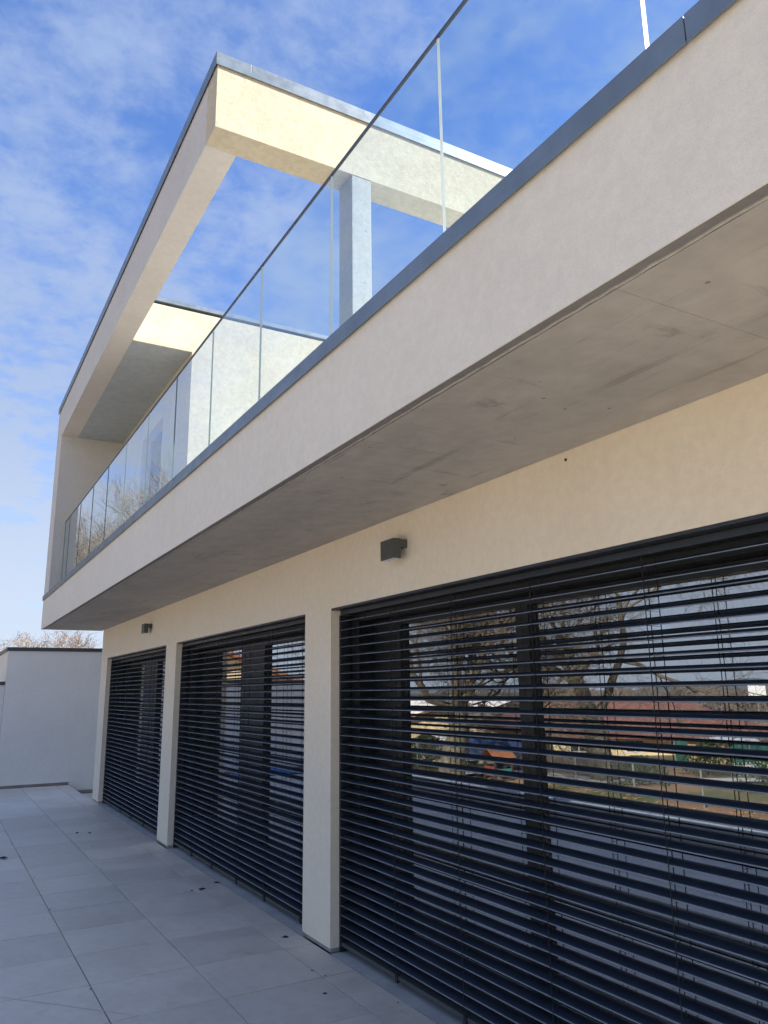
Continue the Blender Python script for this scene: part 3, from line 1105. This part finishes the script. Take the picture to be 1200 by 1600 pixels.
# gabled neighbour close to the terrace, cream gable facing the sun
house('gabled_house', (-6.6, 34.0), R(-90), 9, 10.5, -2.0, 3.2, 5.1, M['cream'], M['roof_orange'], 'cream gabled house with orange tiled roof mirrored in the middle window', True,
      wins=[('s', 2.6, 1.1, 1.2, 2.3)])
c = pol(23.5, 60)
house('far_house', c, R(20), 14, 8, -3.1, 3.2, 4.9, M['ochre'], M['roof_orange'], 'ochre house with orange roof mirrored at the right of the middle window', True)

# chain link fence along x = -18.3
def chain_fence():
    X = -18.3
    F = empty('chain_link_fence', (X, 18, GZ), 'grey chain link fence with posts beyond the lawn, mirrored in the biggest window', 'fence')
    y0_, y1_ = -12.0, 16.0
    h = 1.15
    mb = MB()
    s = .09
    def strip(a, b):
        w = .0038
        mb.poly([(-.001, a[0] - w, a[1]), (-.001, a[0] + w, a[1]), (-.001, b[0] + w, b[1]), (-.001, b[0] - w, b[1])])
    y = y0_ - h
    while y < y1_:
        for sg in (1, -1):
            a = [y, 0.02] if sg > 0 else [y + h, .02]
            b = [y + h, h] if sg > 0 else [y, h]
            # clip to the fence
            for p_, q_ in ((a, b), (b, a)):
                if p_[0] < y0_:
                    t_ = (y0_ - p_[0]) / (q_[0] - p_[0] + 1e-9)
                    if t_ < 1: p_[1] += (q_[1] - p_[1]) * t_; p_[0] = y0_
                if p_[0] > y1_:
                    t_ = (y1_ - p_[0]) / (q_[0] - p_[0] + 1e-9)
                    if 0 < t_ < 1: p_[1] += (q_[1] - p_[1]) * t_; p_[0] = y1_
            strip(a, b)
        y += s
    o = mb.build('wire_mesh', M['galv'], F)
    o['kind'] = 'stuff'
    MB().tube([(0, y0_, h), (0, y1_, h)], .012, 6).build('top_wire', M['galv'], F)
    y = y0_
    post = None
    while y <= y1_ + .01:
        if post is None:
            post = MB().tube([(0.03, 0, -.3), (0.03, 0, h + .12)], .035, 8).build('post', M['galv'], F, (0, y, 0))
        else:
            q = post.copy(); COL.objects.link(q); q.location = (0, y, 0)
        y += 2.8


chain_fence()

# teal screened fence
a = Vector((*pol(49.5, 44), 0)); b = Vector((*pol(66, 33), 0))
F = empty('screened_fence', (a.x, a.y, -2.6), 'fence hung with teal screen cloth, mirrored at the right edge of the biggest window', 'fence')
d = b - a
mb = MB()
mb.box(0, d.length, -.02, .02, .1, 1.65)
o = mb.build('screen_cloth', M['teal'], F)
o.rotation_euler = (0, 0, math.atan2(d.y, d.x))
k = 0
while k < d.length:
    q = d.normalized() * k
    MB().tube([(q.x, q.y, -.3), (q.x, q.y, 1.8)], .04, 6).build('post', M['galv'], F)
    k += 2.6
# white railed bench-like ramp beside the long house and a tan shed
c = pol(52.4, 42)
SH = empty('garden_shed', (c[0], c[1], -2.7), 'small tan flat roofed shed mirrored beside the teal screen fence', 'shed')
MB().box(-1.2, 1.2, -1, 1, -.3, 1.75).build('wall', M['ochre'], SH)
MB().box(-1.35, 1.35, -1.15, 1.15, 1.752, 1.85).build('roof', M['white'], SH)
MB().box(-.4, .4, -1.03, -1.002, 0, 1.6).build('door', M['dark_wood'], SH)
c = pol(54.0, 38)
RL = empty('white_railing', (c[0], c[1], -2.6), 'short white picket railing mirrored near the shed', 'railing')
for zz_ in (.25, .9):
    MB().box(-1.5, 1.5, -.02, .02, zz_, zz_ + .06).build('rail', M['white'], RL)
for k in range(13):
    MB().box(-1.5 + k * .235, -1.44 + k * .235, -.045, -.021, 0, 1.05).build('picket', M['white'], RL)
# white panel sign on a post at the right edge of the mirror picture
c = pol(54.8, 60)
SG = empty('panel_sign', (c[0], c[1], -3.0), 'plain white panel on a mast mirrored near the right edge of the biggest window', 'sign')
MB().tube([(0, 0, 0), (0, 0, 5)], .07, 8).build('mast', M['galv'], SG)
o = MB().box(-.55, .55, -.08, .0, 3.7, 4.8).build('panel', M['white'], SG)
o.rotation_euler = (0, 0, R(50))

# hedge and low shrubs as things
def shrub(loc, r, h, seed, mtl, label, group=None, name='shrub', cat='shrub'):
    r_ = random.Random(seed)
    mb = MB()
    n = int(1400 * r * h)
    for _ in range(max(300, min(n, 5000))):
        t_ = r_.uniform(0, 2 * math.pi); rr_ = r * math.sqrt(r_.random()); z = h * r_.random() ** .8
        rr_ *= math.sqrt(max(.05, 1 - (z / h) ** 2)) * (1 + .25 * math.sin(5 * t_ + seed))
        p_ = Vector((rr_ * math.cos(t_), rr_ * math.sin(t_), z))
        s_ = r_.uniform(.04, .10)
        a_ = Vector((r_.gauss(0, 1), r_.gauss(0, 1), r_.gauss(0, 1))).normalized() * s_
        b_ = Vector((r_.gauss(0, 1), r_.gauss(0, 1), r_.gauss(0, 1))).normalized() * s_
        mb.poly([p_ - a_, p_ + b_, p_ + a_])
    t = empty(name, loc, label, cat, group)
    mb.build('foliage', mtl, t)
    MB().tube([(0, 0, -.2), (0, 0, h * .6)], .04, 6).build('stem', M['twig_dark'], t)


for k, (az, d, r_, h_, lab) in enumerate(((47, 33, 1.2, 1.1, 'low dark green shrub mirrored behind the fence, left of the teal screen'), (56, 31, 1.3, 1.5, 'green shrub mirrored before the teal screen'), (51.5, 37, 1.2, 1.3, 'round green shrub mirrored before the tan shed'), (32.6, 41, 1.4, 1.6, 'dark shrub mirrored before the small cream house'))):
    c = pol(az, d)
    shrub((c[0], c[1], gz(*c)), r_, h_, k + 3, M['hedge'], lab, 'green shrubs in the mirrored garden')

# parked cars mirrored far away in the left pane
def car(loc, rot, mtl, label):
    t = empty('parked_car', loc, label, 'car', 'cars parked by the mirrored cream house')
    t.rotation_euler = (0, 0, rot)
    prof = [(-2.1, .35), (-2.1, .85), (-1.85, 1.0), (-1.4, 1.42), (.35, 1.45), (1.05, .98), (1.95, .85), (2.1, .6), (2.1, .35)]
    mb = MB()
    n = len(prof)
    for s_ in (-.85, .85):
        for (u, v) in prof:
            mb.v.append((u, s_ * (1 if v < 1.1 else .82), v))
    mb.f.append(tuple(range(n))); mb.mi.append(0)
    mb.f.append(tuple(range(n, 2 * n))[::-1]); mb.mi.append(0)
    for i in range(n):
        j = (i + 1) % n
        mb.f.append((j, i, n + i, n + j)); mb.mi.append(0)
    mb.build('body', mtl, t)
    for s_ in (-1, 1):
        MB().poly([(-1.25, s_ * .80, 1.02), (-1.1, s_ * .725, 1.36), (.3, s_ * .725, 1.38), (.85, s_ * .80, 1.03)]).build('side_window', M['darkglass'], t)
        for u in (-1.3, 1.3):
            MB().tube([(u, s_ * .70, .33), (u, s_ * .88, .33)], .33, 14).build('wheel', M['cord'], t)


for (az, d, mtl, lab) in ((36.6, 41, M['water_blue'], 'blue car mirrored before the small cream house'), (33.8, 42, M['white'], 'white car mirrored before the small cream house')):
    c = pol(az, d)
    car((c[0], c[1], gz(*c)), R(60), mtl, lab)

# leaf litter on the mirrored lawn
mb = MB()
rr = random.Random(77)
for _ in range(9000):
    x = rr.uniform(-19, -6); y = rr.uniform(0, 24)
    z = gheight(x, y) + .015
    s_ = rr.uniform(.04, .09)
    t_ = rr.uniform(0, 6.28)
    cx_, sx_ = math.cos(t_) * s_, math.sin(t_) * s_
    mb.poly([(x - cx_, y - sx_, z), (x + sx_ * .5, y - cx_ * .5, z + rr.uniform(0, .04)), (x + cx_, y + sx_, z + rr.uniform(0, .03))])
tag(mb.build('fallen_leaves', M['leaf_lit']), kind='stuff')

# far woodland band beyond the houses (one mass)
mb = MB()
rr = random.Random(5)
for _ in range(26000):
    az = rr.uniform(-35, 100)
    d = rr.uniform(150, 330)
    x, y = 2.9 - d * math.sin(R(az)), d * math.cos(R(az))
    z0 = gheight(x, y) - .5
    base = 9 + 4.5 * math.sin(az * .9) * math.sin(az * .37 + 1) * .4 + 1.5 * math.sin(az * 3.3)
    base *= (d / 240) ** .9
    h = base * rr.uniform(.35, 1.0) ** .6
    w = rr.uniform(.12, .5)
    t_ = rr.uniform(0, 3.14)
    cx_, sx_ = math.cos(t_) * w, math.sin(t_) * w
    lx, ly = rr.gauss(0, .8), rr.gauss(0, .8)
    mb.poly([(x - cx_, y - sx_, z0), (x + cx_, y + sx_, z0), (x + lx, y + ly, z0 + h)])
    zc = z0 + h * rr.uniform(.3, .8)
    for _k in range(2):
        mb.poly([(x, y, zc), (x + .1, y + .1, zc + .3), (x + rr.gauss(0, 2.2), y + rr.gauss(0, 2.2), zc + rr.uniform(.5, 2.5))])
tag(mb.build('far_woodland', M['wood_far']), kind='stuff')
# distant hills
vs, fs = [], []
n = 160
for i in range(n + 1):
    az = -60 + 170 * i / n
    x, y = -2200 * math.sin(R(az)), 2200 * math.cos(R(az))
    h = 26 + 16 * math.sin(az * .11) + 9 * math.sin(az * .37 + 1) + 4 * math.sin(az * 1.3)
    vs += [(x * .86, y * .86, -12), (x, y, h - 10), (x * 1.2, y * 1.2, -12)]
for i in range(n):
    a = i * 3
    fs += [(a, a + 3, a + 4, a + 1), (a + 1, a + 4, a + 5, a + 2)]
me = bpy.data.meshes.new('hills')
me.from_pydata(vs, [], fs)
tag(link('hills', me, simple('blue_green_hills', (.10, .13, .15), .95, 0, .2, .004)), kind='structure')
